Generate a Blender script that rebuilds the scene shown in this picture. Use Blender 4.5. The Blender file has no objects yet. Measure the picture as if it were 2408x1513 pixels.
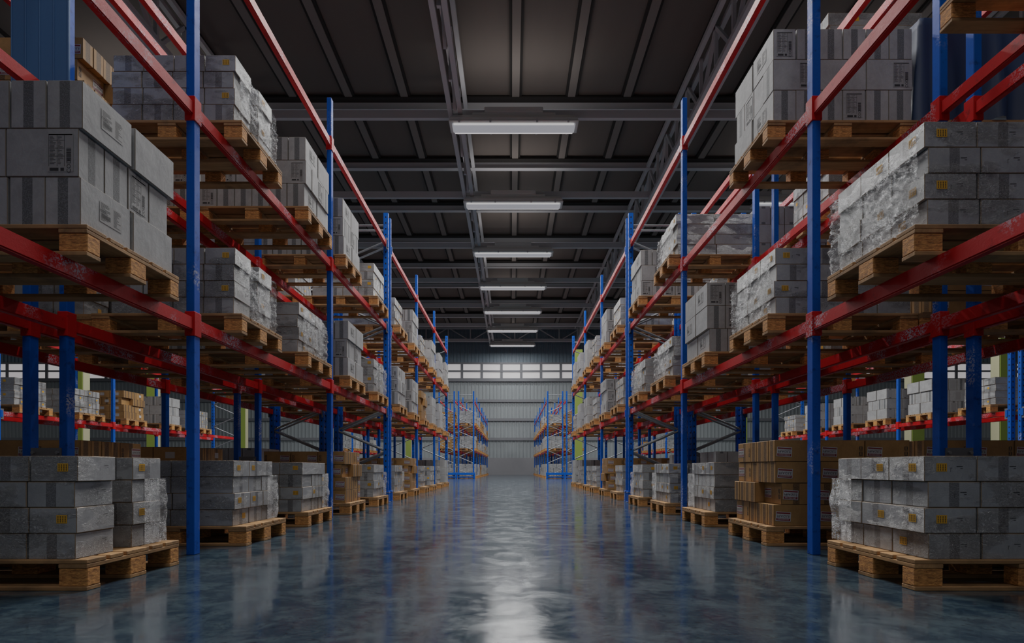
import bpy, bmesh, math, random
from mathutils import Vector, Matrix, noise

R = random.Random(7)
C = bpy.context.scene.collection
H = 0.62                      # eye height, used as the ruler of the whole hall
F = 1337.0                    # focal length in pixels of a 2408 px wide frame
PI = math.pi

# ------------------------------------------------------------------ node helpers
class NT:
    def __init__(s, name):
        s.m = bpy.data.materials.new(name); s.m.use_nodes = True
        s.t = s.m.node_tree; s.n = s.t.nodes; s.l = s.t.links
        s.n.clear()
        s.out = s.n.new('ShaderNodeOutputMaterial')
        s.p = s.n.new('ShaderNodeBsdfPrincipled')
        s.l.new(s.p.outputs[0], s.out.inputs[0])
    def put(s, sock, v):
        if hasattr(v, 'is_linked') or hasattr(v, 'links'): s.l.new(v, sock)
        elif isinstance(v, (tuple, list)) and len(v) == 3 and sock.type == 'RGBA': sock.default_value = (*v, 1)
        else: sock.default_value = v
    def set(s, **k):
        for key, v in k.items(): s.put(s.p.inputs[key.replace('_', ' ')], v)
    def math(s, op, a, b=0.0, c=None, clamp=False):
        n = s.n.new('ShaderNodeMath'); n.operation = op; n.use_clamp = clamp
        s.put(n.inputs[0], a); s.put(n.inputs[1], b)
        if c is not None: s.put(n.inputs[2], c)
        return n.outputs[0]
    def mix(s, f, a, b, mode='MIX'):
        n = s.n.new('ShaderNodeMix'); n.data_type = 'RGBA'; n.blend_type = mode
        s.put(n.inputs[0], f); s.put(n.inputs[6], a); s.put(n.inputs[7], b)
        return n.outputs[2]
    def noise(s, vec, scale, detail=3, rough=.55, dist=0):
        n = s.n.new('ShaderNodeTexNoise'); s.l.new(vec, n.inputs['Vector'])
        n.inputs['Scale'].default_value = scale; n.inputs['Detail'].default_value = detail
        n.inputs['Roughness'].default_value = rough; n.inputs['Distortion'].default_value = dist
        return n.outputs[0]
    def voro(s, vec, scale, feature='F1'):
        n = s.n.new('ShaderNodeTexVoronoi'); n.feature = feature; s.l.new(vec, n.inputs['Vector'])
        n.inputs['Scale'].default_value = scale
        return n.outputs[0]
    def ramp(s, f, stops):
        n = s.n.new('ShaderNodeValToRGB'); s.put(n.inputs[0], f)
        e = n.color_ramp.elements
        while len(e) < len(stops): e.new(.5)
        for i, (p, c) in enumerate(stops):
            e[i].position = p
            e[i].color = (c, c, c, 1) if isinstance(c, (int, float)) else (*c, 1)
        return n.outputs[0]
    def coord(s, which='Object'):
        return s.n.new('ShaderNodeTexCoord').outputs[which]
    def pos(s):
        return s.n.new('ShaderNodeNewGeometry').outputs['Position']
    def scale(s, vec, v):
        n = s.n.new('ShaderNodeMapping'); s.l.new(vec, n.inputs[0]); n.inputs['Scale'].default_value = v
        return n.outputs[0]
    def uv(s, name):
        n = s.n.new('ShaderNodeUVMap'); n.uv_map = name
        x = s.n.new('ShaderNodeSeparateXYZ'); s.l.new(n.outputs[0], x.inputs[0])
        return x.outputs[0], x.outputs[1]
    def bump(s, h, strength=.3, dist=.01):
        n = s.n.new('ShaderNodeBump'); s.l.new(h, n.inputs['Height'])
        n.inputs['Strength'].default_value = strength; n.inputs['Distance'].default_value = dist
        return n.outputs[0]
    def rnd(s):
        a = s.n.new('ShaderNodeObjectInfo').outputs['Random']
        b = s.n.new('ShaderNodeNewGeometry').outputs['Random Per Island']
        return s.math('FRACT', s.math('ADD', a, b))

def plain(name, col, rough=.6, metal=0.0, emit=None, es=0.0):
    t = NT(name); t.set(Base_Color=col, Roughness=rough, Metallic=metal)
    if emit: t.set(Emission_Color=emit, Emission_Strength=es)
    return t.m

M = {}
def paint(name, base, dark, chip, amount, rough=.38):
    t = NT(name); p = t.pos()
    big = t.noise(p, 2.2, 2)
    fine = t.noise(t.scale(p, (1, 1, 1.3)), 62, 5, .72)
    mask = t.math('MULTIPLY', t.ramp(big, [(amount, 0), (amount + .12, 1)]), t.ramp(fine, [(.5, 0), (.54, 1)]))
    nx = t.n.new('ShaderNodeSeparateXYZ'); t.l.new(t.n.new('ShaderNodeNewGeometry').outputs['Normal'], nx.inputs[0])
    mask = t.math('MULTIPLY', mask, t.ramp(t.math('ABSOLUTE', nx.outputs[0]), [(.3, .12), (.7, 1)]))
    dirt = t.noise(p, 14, 4, .65)
    dm = t.ramp(dirt, [(.58, 0), (.72, 1)])
    c = t.mix(t.noise(p, 3, 3), base, tuple(x * .7 for x in base))
    c = t.mix(t.math('MULTIPLY', dm, .65), c, dark)
    c = t.mix(mask, c, chip)
    t.set(Base_Color=c, Roughness=t.math('ADD', t.math('MULTIPLY', dirt, .25), rough - .12),
          Normal=t.bump(t.math('SUBTRACT', fine, mask), .25, .004))
    t.set(Specular_IOR_Level=.14)
    return t.m
M['red'] = paint('red_paint', (.62, .010, .008), (.07, .008, .01), (.52, .48, .56), .52, .46)
M['blue'] = paint('blue_paint', (.0003, .118, .58), (.002, .016, .07), (.62, .64, .68), .585, .5)
M['hole'] = plain('hole_black', (.004, .005, .01), .9)
t = NT('galvanised'); p = t.pos()
t.set(Base_Color=t.mix(t.noise(p, 6), (.20, .22, .24), (.32, .34, .36)), Metallic=.55, Roughness=.42); M['tube'] = t.m
M['plate'] = plain('steel_plate', (.16, .17, .19), .5, .4)

def wood(name, a, b, grain_axis):
    t = NT(name); o = t.coord('Object'); rn = t.rnd()
    sc = [38, 38, 38]; sc[grain_axis] = 2.2
    g = t.noise(t.scale(o, tuple(sc)), 1.0, 5, .6, .6)
    w = t.noise(t.pos(), 5, 4, .6)
    c = t.mix(t.ramp(g, [(.3, 0), (.7, 1)]), a, b)
    c = t.mix(t.math('MULTIPLY', t.ramp(w, [(.48, 0), (.68, 1)]), .55), c, (.05, .03, .016))
    c = t.mix(t.math('MULTIPLY', rn, .35), c, (.16, .085, .035))
    t.set(Base_Color=c, Roughness=.75, Normal=t.bump(g, .35, .004))
    return t.m
M['deck'] = wood('pallet_plank_wood', (.60, .33, .135), (.35, .175, .062), 0)
M['cross'] = wood('pallet_cross_wood', (.55, .30, .12), (.33, .165, .06), 1)
t = NT('pallet_block_wood'); p = t.coord('Object')
v = t.noise(t.scale(p, (26, 34, 95)), 1.0, 6, .7, .8)
rings = t.noise(t.scale(p, (8, 8, 40)), 1, 4, .6, 1.5)
c = t.mix(t.ramp(v, [(.38, 0), (.62, 1)]), (.34, .125, .030), (.90, .40, .105))
c = t.mix(t.math('MULTIPLY', t.ramp(rings, [(.5, 0), (.62, 1)]), .45), c, (.15, .065, .02))
t.set(Base_Color=c, Roughness=.8, Normal=t.bump(v, .5, .006)); M['block'] = t.m

def carton(name, base, dark, edge, tape, wrapped=False):
    t = NT(name); p = t.pos(); rn = t.rnd()
    u, v = t.uv('UVMap'); w, h = t.uv('size'); ft, ff = t.uv('flag')
    cl = t.noise(p, 7, 5, .62)
    wr = t.noise(t.scale(p, (1, 1, .55)), 10, 4, .6, 2.2)
    c = t.mix(t.ramp(cl, [(.3, 0), (.7, 1)]), base, dark)
    c = t.mix(t.math('MULTIPLY', t.ramp(wr, [(.45, 0), (.5, 1), (.55, 0)]), .13), c, tuple(min(1, x * 1.5) for x in base))
    c = t.mix(t.math('MULTIPLY', rn, .28), c, tuple(x * .62 for x in dark))
    du = t.math('MULTIPLY', t.math('ABSOLUTE', t.math('SUBTRACT', u, .5)), w)
    tp = t.math('MULTIPLY', t.math('LESS_THAN', du, .026), ft)
    sp = t.noise(p, 160, 3, .8)
    tc = t.mix(t.ramp(sp, [(.5, 0), (.56, 1)]), tape, tuple(min(1, x * 2.6) for x in tape))
    c = t.mix(t.math('MULTIPLY', tp, .85), c, tc)
    eu = t.math('MULTIPLY', t.math('MINIMUM', u, t.math('SUBTRACT', 1.0, u)), w)
    ev = t.math('MULTIPLY', t.math('MINIMUM', v, t.math('SUBTRACT', 1.0, v)), h)
    e = t.math('LESS_THAN', t.math('MINIMUM', eu, ev), .0032)
    c = t.mix(t.math('MULTIPLY', e, .8), c, edge)
    if not wrapped: t.set(Base_Color=c)
    if wrapped:
        # tight stretch film: crinkled coat over the board
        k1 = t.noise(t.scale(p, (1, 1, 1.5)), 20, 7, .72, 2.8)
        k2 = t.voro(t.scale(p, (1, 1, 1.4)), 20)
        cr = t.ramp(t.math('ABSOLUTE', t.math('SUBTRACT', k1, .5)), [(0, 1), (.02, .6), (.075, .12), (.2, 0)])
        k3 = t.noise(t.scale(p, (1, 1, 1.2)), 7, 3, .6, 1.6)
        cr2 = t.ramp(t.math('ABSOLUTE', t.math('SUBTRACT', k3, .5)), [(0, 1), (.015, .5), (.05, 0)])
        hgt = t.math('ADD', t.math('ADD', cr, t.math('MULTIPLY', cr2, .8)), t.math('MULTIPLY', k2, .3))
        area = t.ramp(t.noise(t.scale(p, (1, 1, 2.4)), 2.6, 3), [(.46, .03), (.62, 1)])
        c = t.mix(t.math('MULTIPLY', t.math('MULTIPLY', area, t.ramp(t.noise(t.scale(p, (1, 1, 1.6)), 64, 6, .78, 2.0), [(.50, .0), (.60, 1.0)])), t.math('ADD', t.math('MULTIPLY', cr, .75), .25)), c, (.82, .84, .86))  # crinkle highlights painted as white creases into the base colour
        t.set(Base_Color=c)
        nrm = t.bump(t.math('MULTIPLY', hgt, area), 1.0, .02)
        t.set(Roughness=.6, Coat_Weight=1.0, Coat_Roughness=.2, Coat_Normal=nrm,
              Normal=t.bump(t.math('MULTIPLY', hgt, area), .9, .007))
    else:
        t.set(Roughness=.62, Specular_IOR_Level=.35, Normal=t.bump(t.math('ADD', cl, t.math('MULTIPLY', wr, .4)), .3, .008))
    return t.m
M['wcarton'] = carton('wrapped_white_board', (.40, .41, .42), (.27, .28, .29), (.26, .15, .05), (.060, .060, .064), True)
M['pcarton'] = carton('plain_white_board', (.43, .435, .44), (.31, .315, .32), (.19, .14, .09), (.062, .066, .07))
M['bcarton'] = carton('brown_board', (.47, .25, .082), (.33, .17, .055), (.10, .05, .018), (.075, .042, .02))
M['yellow'] = plain('yellow_sticker', (.72, .36, .015), .6)
M['ink'] = plain('ink', (.02, .02, .022), .7)
M['paper'] = plain('label_paper', (.30, .30, .30), .6)
M['white'] = plain('label_white', (.50, .48, .47), .6)
M['labelred'] = plain('label_red', (.20, .018, .025), .6)

t = NT('clear_film'); p = t.pos()
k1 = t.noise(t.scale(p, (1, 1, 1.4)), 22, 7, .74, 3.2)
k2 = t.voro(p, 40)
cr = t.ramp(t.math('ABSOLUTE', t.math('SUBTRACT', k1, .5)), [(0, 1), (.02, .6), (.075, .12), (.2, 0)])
hgt = t.math('ADD', cr, t.math('MULTIPLY', k2, .35))
gl = t.n.new('ShaderNodeBsdfGlossy'); gl.inputs['Roughness'].default_value = .28; gl.inputs['Color'].default_value = (.95, .96, .98, 1)
t.l.new(t.bump(hgt, 1.0, .022), gl.inputs['Normal'])
df = t.n.new('ShaderNodeBsdfDiffuse'); df.inputs['Color'].default_value = (.93, .94, .96, 1)
t.l.new(t.bump(hgt, 1.0, .016), df.inputs['Normal'])
ms = t.n.new('ShaderNodeMixShader'); ms.inputs[0].default_value = .5
t.l.new(gl.outputs[0], ms.inputs[1]); t.l.new(df.outputs[0], ms.inputs[2])
tr = t.n.new('ShaderNodeBsdfTransparent')
m2 = t.n.new('ShaderNodeMixShader')
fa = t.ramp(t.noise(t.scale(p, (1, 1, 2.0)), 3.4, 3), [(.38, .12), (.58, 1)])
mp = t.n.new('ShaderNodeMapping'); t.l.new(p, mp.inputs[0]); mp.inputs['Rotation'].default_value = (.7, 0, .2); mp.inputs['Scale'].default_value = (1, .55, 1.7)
fs_ = t.ramp(t.noise(mp.outputs[0], 62, 7, .8, 2.2), [(.47, .06), (.575, 1.0)])  # thin white crease pattern, painted sparkle on the film
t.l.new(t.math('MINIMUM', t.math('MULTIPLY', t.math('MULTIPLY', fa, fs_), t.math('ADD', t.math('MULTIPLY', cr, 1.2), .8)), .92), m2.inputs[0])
t.l.new(tr.outputs[0], m2.inputs[1]); t.l.new(ms.outputs[0], m2.inputs[2]); t.l.new(m2.outputs[0], t.out.inputs[0])
t.n.remove(t.p); M['film'] = t.m

t = NT('polished_concrete'); p = t.pos()
a = t.noise(p, .55, 5, .6, .6); b = t.noise(p, 4.2, 7, .7, .5); d = t.noise(p, 30, 5, .7)
c = t.mix(t.ramp(a, [(.3, 0), (.7, 1)]), (.012, .026, .044), (.036, .062, .088))
b2 = t.noise(p, 9, 7, .75, .4)
c = t.mix(t.math('MULTIPLY', t.ramp(b, [(.45, 0), (.60, 1)]), .6), c, (.062, .100, .122))
c = t.mix(t.math('MULTIPLY', t.ramp(b2, [(.50, 0), (.64, 1)]), .55), c, (.070, .110, .128))
c = t.mix(t.math('MULTIPLY', t.ramp(d, [(.55, 0), (.66, 1)]), .7), c, (.010, .015, .022))
rg = t.math('ADD', t.math('MULTIPLY', t.ramp(b, [(.40, 0), (.66, 1)]), .12), t.math('MULTIPLY', a, .07))
t.set(Base_Color=c, Roughness=t.math('ADD', rg, .055), Specular_IOR_Level=.85, Normal=t.bump(d, .05, .002)); M['floor'] = t.m

t = NT('corrugated_sheet'); p = t.pos()
c = t.mix(t.noise(p, .4, 3), (.25, .285, .305), (.32, .36, .375)); t.set(Base_Color=c, Roughness=.5); M['sheet'] = t.m
M['sheetup'] = plain('upper_sheet', (.17, .235, .29), .5)
t = NT('cement_base'); p = t.pos()
t.set(Base_Color=t.mix(t.noise(p, .7, 5), (.20, .205, .225), (.29, .295, .315)), Roughness=.7); M['cement'] = t.m
M['rail'] = plain('grey_rail', (.17, .18, .20), .5)
t = NT('roof_board'); p = t.pos()
t.set(Base_Color=t.mix(t.noise(t.scale(p, (1, .2, 1)), .8, 4), (.10, .082, .072), (.145, .12, .106)), Roughness=.8); M['roof'] = t.m
M['rib'] = plain('roof_rib', (.19, .165, .15), .8)
M['ribshade'] = plain('roof_rib_shade', (.012, .010, .009), .9)  # near-black tone for painted shade on the roof
M['steel'] = plain('roof_steel', (.50, .50, .52), .5)
M['window'] = plain('daylight_pane', (.5, .5, .5), .3, 0, (.80, .76, .77), .44)
M['lamp'] = plain('lamp_lens', (.3, .3, .32), .3, 0, (.92, .93, 1.0), .27)
M['tubeglow'] = plain('lamp_tube', (.9, .9, .9), .3, 0, (1, .98, .97), .5)
M['lampbody'] = plain('lamp_housing', (.62, .62, .60), .4)
M['green'] = plain('green_paint', (.22, .28, .04), .5)
M['cream'] = plain('cream_paint', (.40, .38, .24), .5)
M['bluesheet'] = plain('blue_sheet', (.05, .16, .36), .6)
M['tarp'] = plain('navy_tarp', (.02, .045, .11), .55)

# ------------------------------------------------------------------ mesh helpers
class MB:
    def __init__(s): s.v = []; s.f = []; s.mi = []; s.uv = []; s.sz = []; s.fl = []; s.mats = []
    def mat(s, m):
        if m not in s.mats: s.mats.append(m)
        return s.mats.index(m)
    def quad(s, a, b, c, d, m, uv=None, size=(1, 1), flag=(0, 0)):
        n = len(s.v); s.v += [a, b, c, d]; s.f.append((n, n + 1, n + 2, n + 3)); s.mi.append(s.mat(m))
        s.uv += list(uv or ((0, 0), (1, 0), (1, 1), (0, 1))); s.sz += [size] * 4; s.fl += [flag] * 4
    def box(s, x0, x1, y0, y1, z0, z1, m, tape=(0, 0), skip=''):
        """tape = (on the faces across x, on the faces across y)"""
        n = len(s.v); i = s.mat(m)
        s.v += [(x0, y0, z0), (x1, y0, z0), (x1, y1, z0), (x0, y1, z0), (x0, y0, z1), (x1, y0, z1), (x1, y1, z1), (x0, y1, z1)]
        dx, dy, dz = x1 - x0, y1 - y0, z1 - z0
        U = ((0, 0), (1, 0), (1, 1), (0, 1))
        for fc, sz, fl in (((0, 1, 5, 4), (dx, dz), tape[1]), ((1, 2, 6, 5), (dy, dz), tape[0]), ((2, 3, 7, 6), (dx, dz), tape[1]),
                           ((3, 0, 4, 7), (dy, dz), tape[0]), ((4, 5, 6, 7), (dx, dy), 0), ((3, 2, 1, 0), (dx, dy), 0)):
            s.f.append(tuple(n + k for k in fc)); s.mi.append(i); s.uv += list(U); s.sz += [sz] * 4; s.fl += [(fl, 0)] * 4
    def tube(s, a, b, r, m, k=8):
        a, b = Vector(a), Vector(b); d = (b - a).normalized()
        x = d.orthogonal().normalized(); y = d.cross(x); n = len(s.v); i = s.mat(m)
        for q in (a, b):
            for j in range(k):
                an = 2 * PI * j / k; s.v.append(tuple(q + x * (r * math.cos(an)) + y * (r * math.sin(an))))
        fs = [(n + j, n + (j + 1) % k, n + k + (j + 1) % k, n + k + j) for j in range(k)] + [tuple(n + k - 1 - j for j in range(k)), tuple(n + k + j for j in range(k))]
        for f in fs:
            s.f.append(f); s.mi.append(i); s.uv += [(0, 0)] * len(f); s.sz += [(1, 1)] * len(f); s.fl += [(0, 0)] * len(f)
    def bar(s, a, b, w, m):
        """square bar between two points"""
        a, b = Vector(a), Vector(b); d = (b - a).normalized(); up = Vector((0, 0, 1)) if abs(d.z) < .9 else Vector((0, 1, 0))
        x = d.cross(up).normalized() * w / 2; y = x.cross(d).normalized() * w / 2; n = len(s.v); i = s.mat(m)
        for q in (a, b):
            for e in (x + y, y - x, -x - y, x - y): s.v.append(tuple(q + e))
        for f in ((0, 1, 5, 4), (1, 2, 6, 5), (2, 3, 7, 6), (3, 0, 4, 7), (3, 2, 1, 0), (4, 5, 6, 7)):
            s.f.append(tuple(n + k for k in f)); s.mi.append(i); s.uv += [(0, 0)] * 4; s.sz += [(1, 1)] * 4; s.fl += [(0, 0)] * 4
    def mesh(s, name, bevel=0.0):
        me = bpy.data.meshes.new(name); me.from_pydata(s.v, [], s.f)
        for m in s.mats: me.materials.append(m)
        me.polygons.foreach_set('material_index', s.mi)
        for ln, dat in (('UVMap', s.uv), ('size', s.sz), ('flag', s.fl)):
            l = me.uv_layers.new(name=ln)
            l.data.foreach_set('uv', [c for p in dat for c in p])
        me.update()
        if bevel:
            bm = bmesh.new(); bm.from_mesh(me)
            bmesh.ops.bevel(bm, geom=bm.edges[:], offset=bevel, segments=1, affect='EDGES')
            bm.to_mesh(me); bm.free()
        return me

def obj(name, me, parent=None, loc=(0, 0, 0), rot=(0, 0, 0)):
    o = bpy.data.objects.new(name, me); C.objects.link(o); o.parent = parent; o.location = loc; o.rotation_euler = rot
    return o
def tag(o, label=None, cat=None, group=None, kind=None):
    if label: o['label'] = label
    if cat: o['category'] = cat
    if group: o['group'] = group
    if kind: o['kind'] = kind
    return o
def struct(name, mb, bevel=0): return tag(obj(name, mb.mesh(name, bevel)), kind='structure')
def empty(name, loc): 
    o = bpy.data.objects.new(name, None); C.objects.link(o); o.location = loc; o.empty_display_size = .2; return o

ORD = ['first', 'second', 'third', 'fourth', 'fifth', 'sixth', 'seventh', 'eighth', 'ninth', 'tenth', 'eleventh', 'twelfth']

# ------------------------------------------------------------------ the hall
YW = 54.4; ZR = 14.1; XW = 52.0
b = MB(); b.quad((-XW, -14, 0), (XW, -14, 0), (XW, YW + .3, 0), (-XW, YW + .3, 0), M['floor']); struct('floor', b)

b = MB()                                     # corrugated far wall: profile extruded in z, real ribs
def ribbed(b, z0, z1, m, y=YW, pitch=.345, deep=.06):
    prof = []; x = -XW
    while x < XW:
        prof += [(x, 0), (x + pitch * .62, 0), (x + pitch * .70, -deep), (x + pitch * .92, -deep)]
        x += pitch
    for (xa, da), (xb, db) in zip(prof, prof[1:]):
        b.quad((xa, y + da, z0), (xb, y + db, z0), (xb, y + db, z1), (xa, y + da, z1), m)
zw = lambda k: k * H
ribbed(b, zw(2.63), zw(14.6), M['sheet']); ribbed(b, zw(17.3), ZR, M['sheetup'])
b.quad((-XW, YW - .1, 0), (XW, YW - .1, 0), (XW, YW - .1, zw(2.63)), (-XW, YW - .1, zw(2.63)), M['cement'])
b.quad((-XW, YW - .1, zw(2.63)), (XW, YW - .1, zw(2.63)), (XW, YW, zw(2.63)), (-XW, YW, zw(2.63)), M['cement'])
b.quad((-XW, YW + .12, zw(14.6)), (XW, YW + .12, zw(14.6)), (XW, YW + .12, zw(17.3)), (-XW, YW + .12, zw(17.3)), M['rail'])
struct('wall_back', b)
for i, k in enumerate((5.5, 8.5, 11.4)):
    b = MB(); b.box(-XW, XW, YW - .22, YW - .07, zw(k) - .13, zw(k) + .13, M['rail']); struct('trim_%d' % (i + 1), b)
b = MB()                                     # the window band's bars
for z, t_ in ((17.2, .16), (15.98, .16), (14.75, .18)): b.box(-XW, XW, YW - .12, YW + .1, zw(z) - t_ / 2, zw(z) + t_ / 2, M['rail'])
pitch = 1.89; x0 = -.02
cols = range(-26, 27)
for c in cols: b.box(x0 + (c + .5) * pitch - .12, x0 + (c + .5) * pitch + .12, YW - .10, YW + .09, zw(14.75), zw(17.2), M['rail'])
struct('trim_4', b)
b = MB(); b.box(-XW, XW, YW - .3, YW - .05, zw(14.35), zw(14.6), M['rail']); struct('trim_5', b)
n = 0; pane = None
for r, (za, zb) in enumerate(((14.9, 15.85), (16.11, 17.07))):
    b = MB(); b.box(-.825, .825, -.02, .02, zw(za), zw(zb), M['window']); pm = b.mesh('window_pane')
    for c in cols:
        n += 1; o = obj('window_%d' % n, pm, loc=(x0 + c * pitch, YW + .02, 0)); o['kind'] = 'structure'

b = MB()                                     # roof boards with their ribs
b.quad((-XW, YW + .3, ZR), (XW, YW + .3, ZR), (XW, -14, ZR), (-XW, -14, ZR), M['roof'])
rp = 2.0
for k in range(-25, 26):
    x = k * rp + .15
    b.box(x - .13, x + .13, -14, YW, ZR - .14, ZR, M['rib'])
    for s in (-1, 1): b.box(x + s * .17 - .045, x + s * .17 + .045, -14, YW, ZR - .10, ZR, M['ribshade'])  # dark strips painting the shade edges along each rib
struct('ceiling', b)

CAMZ = H
def ydepth(z, dy): return F * (z - CAMZ) / dy
purl = 20.8
ys_p = []
b = MB(); b.box(-XW, XW, -.05, .05, -.26, 0, M['steel']); b.box(-XW, XW, -.12, .12, -.28, -.26, M['steel']); b.box(-XW, XW, -.34, .34, .0, .05, M['ribshade']); pm = b.mesh('roof_beam')  # dark top strip paints the shadow line over the purlin
for k in range(0, 9):
    y = 20.75 + k * 4.05
    if y < YW - .3: tag(obj('roof_beam', pm, loc=(0, y, ZR - .16)), kind='structure')
ZL = 12.05                                   # lamp bearer height
b = MB(); b.box(-XW, XW, -.07, .07, -.16, .10, M['steel']); lm = b.mesh('lamp_bearer')
LY = [18.55 + 5.5 * k for k in range(7)]
for y in [LY[0] - 11, LY[0] - 5.5] + LY: tag(obj('roof_beam', lm, loc=(0, y + .25, ZL + .28)), kind='structure')

def truss(x, y0, y1):
    b = MB(); zt, zb = ZR - .35, 12.15
    for z in (zt, zb):
        for dx in (-.16, .16): b.bar((x + dx, y0, z), (x + dx, y1, z), .14, M['steel'])
    y = y0; k = 0
    while y + 1.35 <= y1 + .01:
        b.bar((x, y, zb), (x, y, zt), .10, M['steel'])
        b.bar((x, y, zb if k % 2 else zt), (x, y + 1.35, zt if k % 2 else zb), .10, M['steel'])
        y += 1.35; k += 1
    return b
for k in range(-4, 6): struct('roof_truss', truss(-1.82 + 7.9 * k, -2.0, 53.4))
b = MB()                                     # cross truss in front of the far wall
zt, zb = zw(22.5), zw(20.45)
for z in (zt, zb): b.bar((-XW, YW - .5, z), (XW, YW - .5, z), .16, M['steel'])
x = -48; k = 0
while x < 48:
    b.bar((x, YW - .5, zb), (x, YW - .5, zt), .09, M['steel']); b.bar((x, YW - .5, zb if k % 2 else zt), (x + 2.1, YW - .5, zt if k % 2 else zb), .09, M['steel'])
    x += 2.1; k += 1
struct('roof_truss', b)

for px, s in ((361, 31), (572, 24), (190, 38), (961, 18.5), (1360, 27), (1748, 20), (2150, 43), (2355, 43)):
    b = MB(); w = .2; sg = -1 if px < 1203 else 1
    b.box(-w, w, -w, w, 0, 7.0, M['green']); 
    b.box(-sg * w - .02, -sg * w + .02, -w + .03, w - .03, 0, 6.95, M['cream'])
    o = struct('pillar', b); o.location = ((px - 1203) / s * H, F * H / s, 0)

# ------------------------------------------------------------------ ceiling lamps
def lamp_meshes():
    L = 4.12; W = .62
    b = MB()                                 # housing: tapered tray
    n = len(b.v)
    for (l, w, z) in ((L / 2, W / 2, 0), (L / 2, W / 2, .12), (L / 2 - .12, W / 2 - .1, .26)):
        b.v += [(-l, -w, z), (l, -w, z), (l, w, z), (-l, w, z)]
    i = b.mat(M['lampbody'])
    for k in (0, 4):
        for j in range(4):
            b.f.append((n + k + j, n + k + (j + 1) % 4, n + k + 4 + (j + 1) % 4, n + k + 4 + j))
    b.f.append((n + 8, n + 9, n + 10, n + 11))
    for f in b.f: b.mi.append(i); b.uv += [(0, 0)] * 4; b.sz += [(1, 1)] * 4; b.fl += [(0, 0)] * 4
    house = b.mesh('housing')
    b = MB()
    b.box(-L / 2 + .07, L / 2 - .07, -W / 2 + .07, W / 2 - .07, -.075, 0.0, M['lamp'])
    lens = b.mesh('diffuser', .03)
    b = MB(); b.box(-L / 2 - .03, L / 2 + .03, -W / 2 - .03, W / 2 + .03, -.02, .035, M['lampbody']); rim = b.mesh('rim', .02)
    b = MB(); b.box(-1.35, 1.35, -.16, .16, .24, .38, M['lampbody']); b.box(-.95, .95, -.18, .10, .37, .55, M['lampbody']); br = b.mesh('bracket', .02)
    b = MB()
    for sx in (-1.75, -.75, .75, 1.75):
        for sy in (-1, 1): b.box(sx - .03, sx + .03, sy * (W / 2 + .02) - .02, sy * (W / 2 + .02) + .02, -.05, .06, M['steel'])
    cl = b.mesh('clip')
    b = MB()
    for s in (-1, 1): b.box(-L / 2 + .12, L / 2 - .12, s * (W / 2 - .075) - .025, s * (W / 2 - .075) + .025, -.083, -.03, M['tubeglow'])
    tb = b.mesh('light_strip', .01)
    return house, lens, rim, br, cl, tb
LM = lamp_meshes()
def lamp(x, y, label, power):
    o = empty('ceiling_lamp', (x, y, ZL - .28)); tag(o, label, 'lamp', 'long lamps hanging from the roof bearers')
    for nm, me in zip(('housing', 'diffuser', 'rim', 'bracket', 'clip', 'light_strip'), LM): obj(nm, me, o)
    for q in (-1, 1):
        ld = bpy.data.lights.new('lamp_light', 'AREA'); ld.shape = 'RECTANGLE'; ld.size = 3.8; ld.size_y = .05; ld.energy = power / 2; ld.color = (1.0, .985, .97)
        lo = bpy.data.objects.new('lamp_light', ld); C.objects.link(lo); lo.parent = o; lo.location = (0, q * .235, -.088)
    ld = bpy.data.lights.new('added_roof_fill', 'AREA'); ld.shape = 'RECTANGLE'; ld.size = 3.8; ld.size_y = .3; ld.energy = (power * .036 if y > LY[0] - 3 else 2.0); ld.color = (1.0, .95, .92)  # added upward fill to brighten the roof around each fixture
    lo = bpy.data.objects.new('added_roof_fill', ld); C.objects.link(lo); lo.parent = o; lo.location = (0, .25, .70); lo.rotation_euler = (PI, 0, 0)
    return o
LP = 510
for k, y in enumerate(LY):
    lamp(.07, y, 'long white ceiling lamp over the main aisle, %s' % ['biggest and closest', 'second from the camera', 'third from the camera', 'fourth from the camera', 'fifth from the camera', 'sixth from the camera', 'smallest, in front of the far wall'][k], LP * (1.1, 1.1, 1, 1, .85, .6, .35)[k])
lamp(.07, LY[0] - 5.5, 'long white ceiling lamp over the aisle just above the camera view', LP * 1.5)
lamp(.07, LY[0] - 16.5, 'long white ceiling lamp over the aisle, straight above the camera', LP * .28)
lamp(.07, LY[0] - 22, 'long white ceiling lamp over the aisle, behind the camera', LP * .28)
lamp(.07, LY[0] - 11, 'long white ceiling lamp over the aisle overhead of the camera', LP * 1.1)
for sx, nm in ((-12.4, 'left-side'), (12.3, 'right-side')):
    for k in (0, 1, 3, 5):
        lamp(sx, LY[k], 'long white ceiling lamp over the %s neighbouring aisle, %s from the camera' % (nm, ORD[k]), LP * .9)

# ------------------------------------------------------------------ racks
POST = 8.52 * H
LV = [2.735 * H, 5.215 * H, 7.67 * H]        # tops of the three beam levels
PW, PD = .058, .076                          # plain upright
def post_mesh():
    b = MB(); b.box(-PW / 2, PW / 2, -PD / 2, PD / 2, 0, POST, M['blue'])
    return b.mesh('upright', .004)
def frame_post_mesh():
    b = MB(); w, d = .084, .07
    b.box(-w / 2, w / 2, -d / 2, d / 2, 0, POST, M['blue'])
    for k in range(int(POST / .106)):
        z = .1 + k * .106
        for s in (-1, 1):
            y = s * (d / 2 + .0008); x = s * (w / 2 + .0008)
            b.quad((-.011, y, z), (.011, y, z), (.011, y, z + .03), (-.011, y, z + .03), M['hole'])
            b.quad((x, -.011, z), (x, .011, z), (x, .011, z + .03), (x, -.011, z + .03), M['hole'])
    return b.mesh('frame_upright')
ME_POST, ME_FPOST = post_mesh(), frame_post_mesh()
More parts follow.
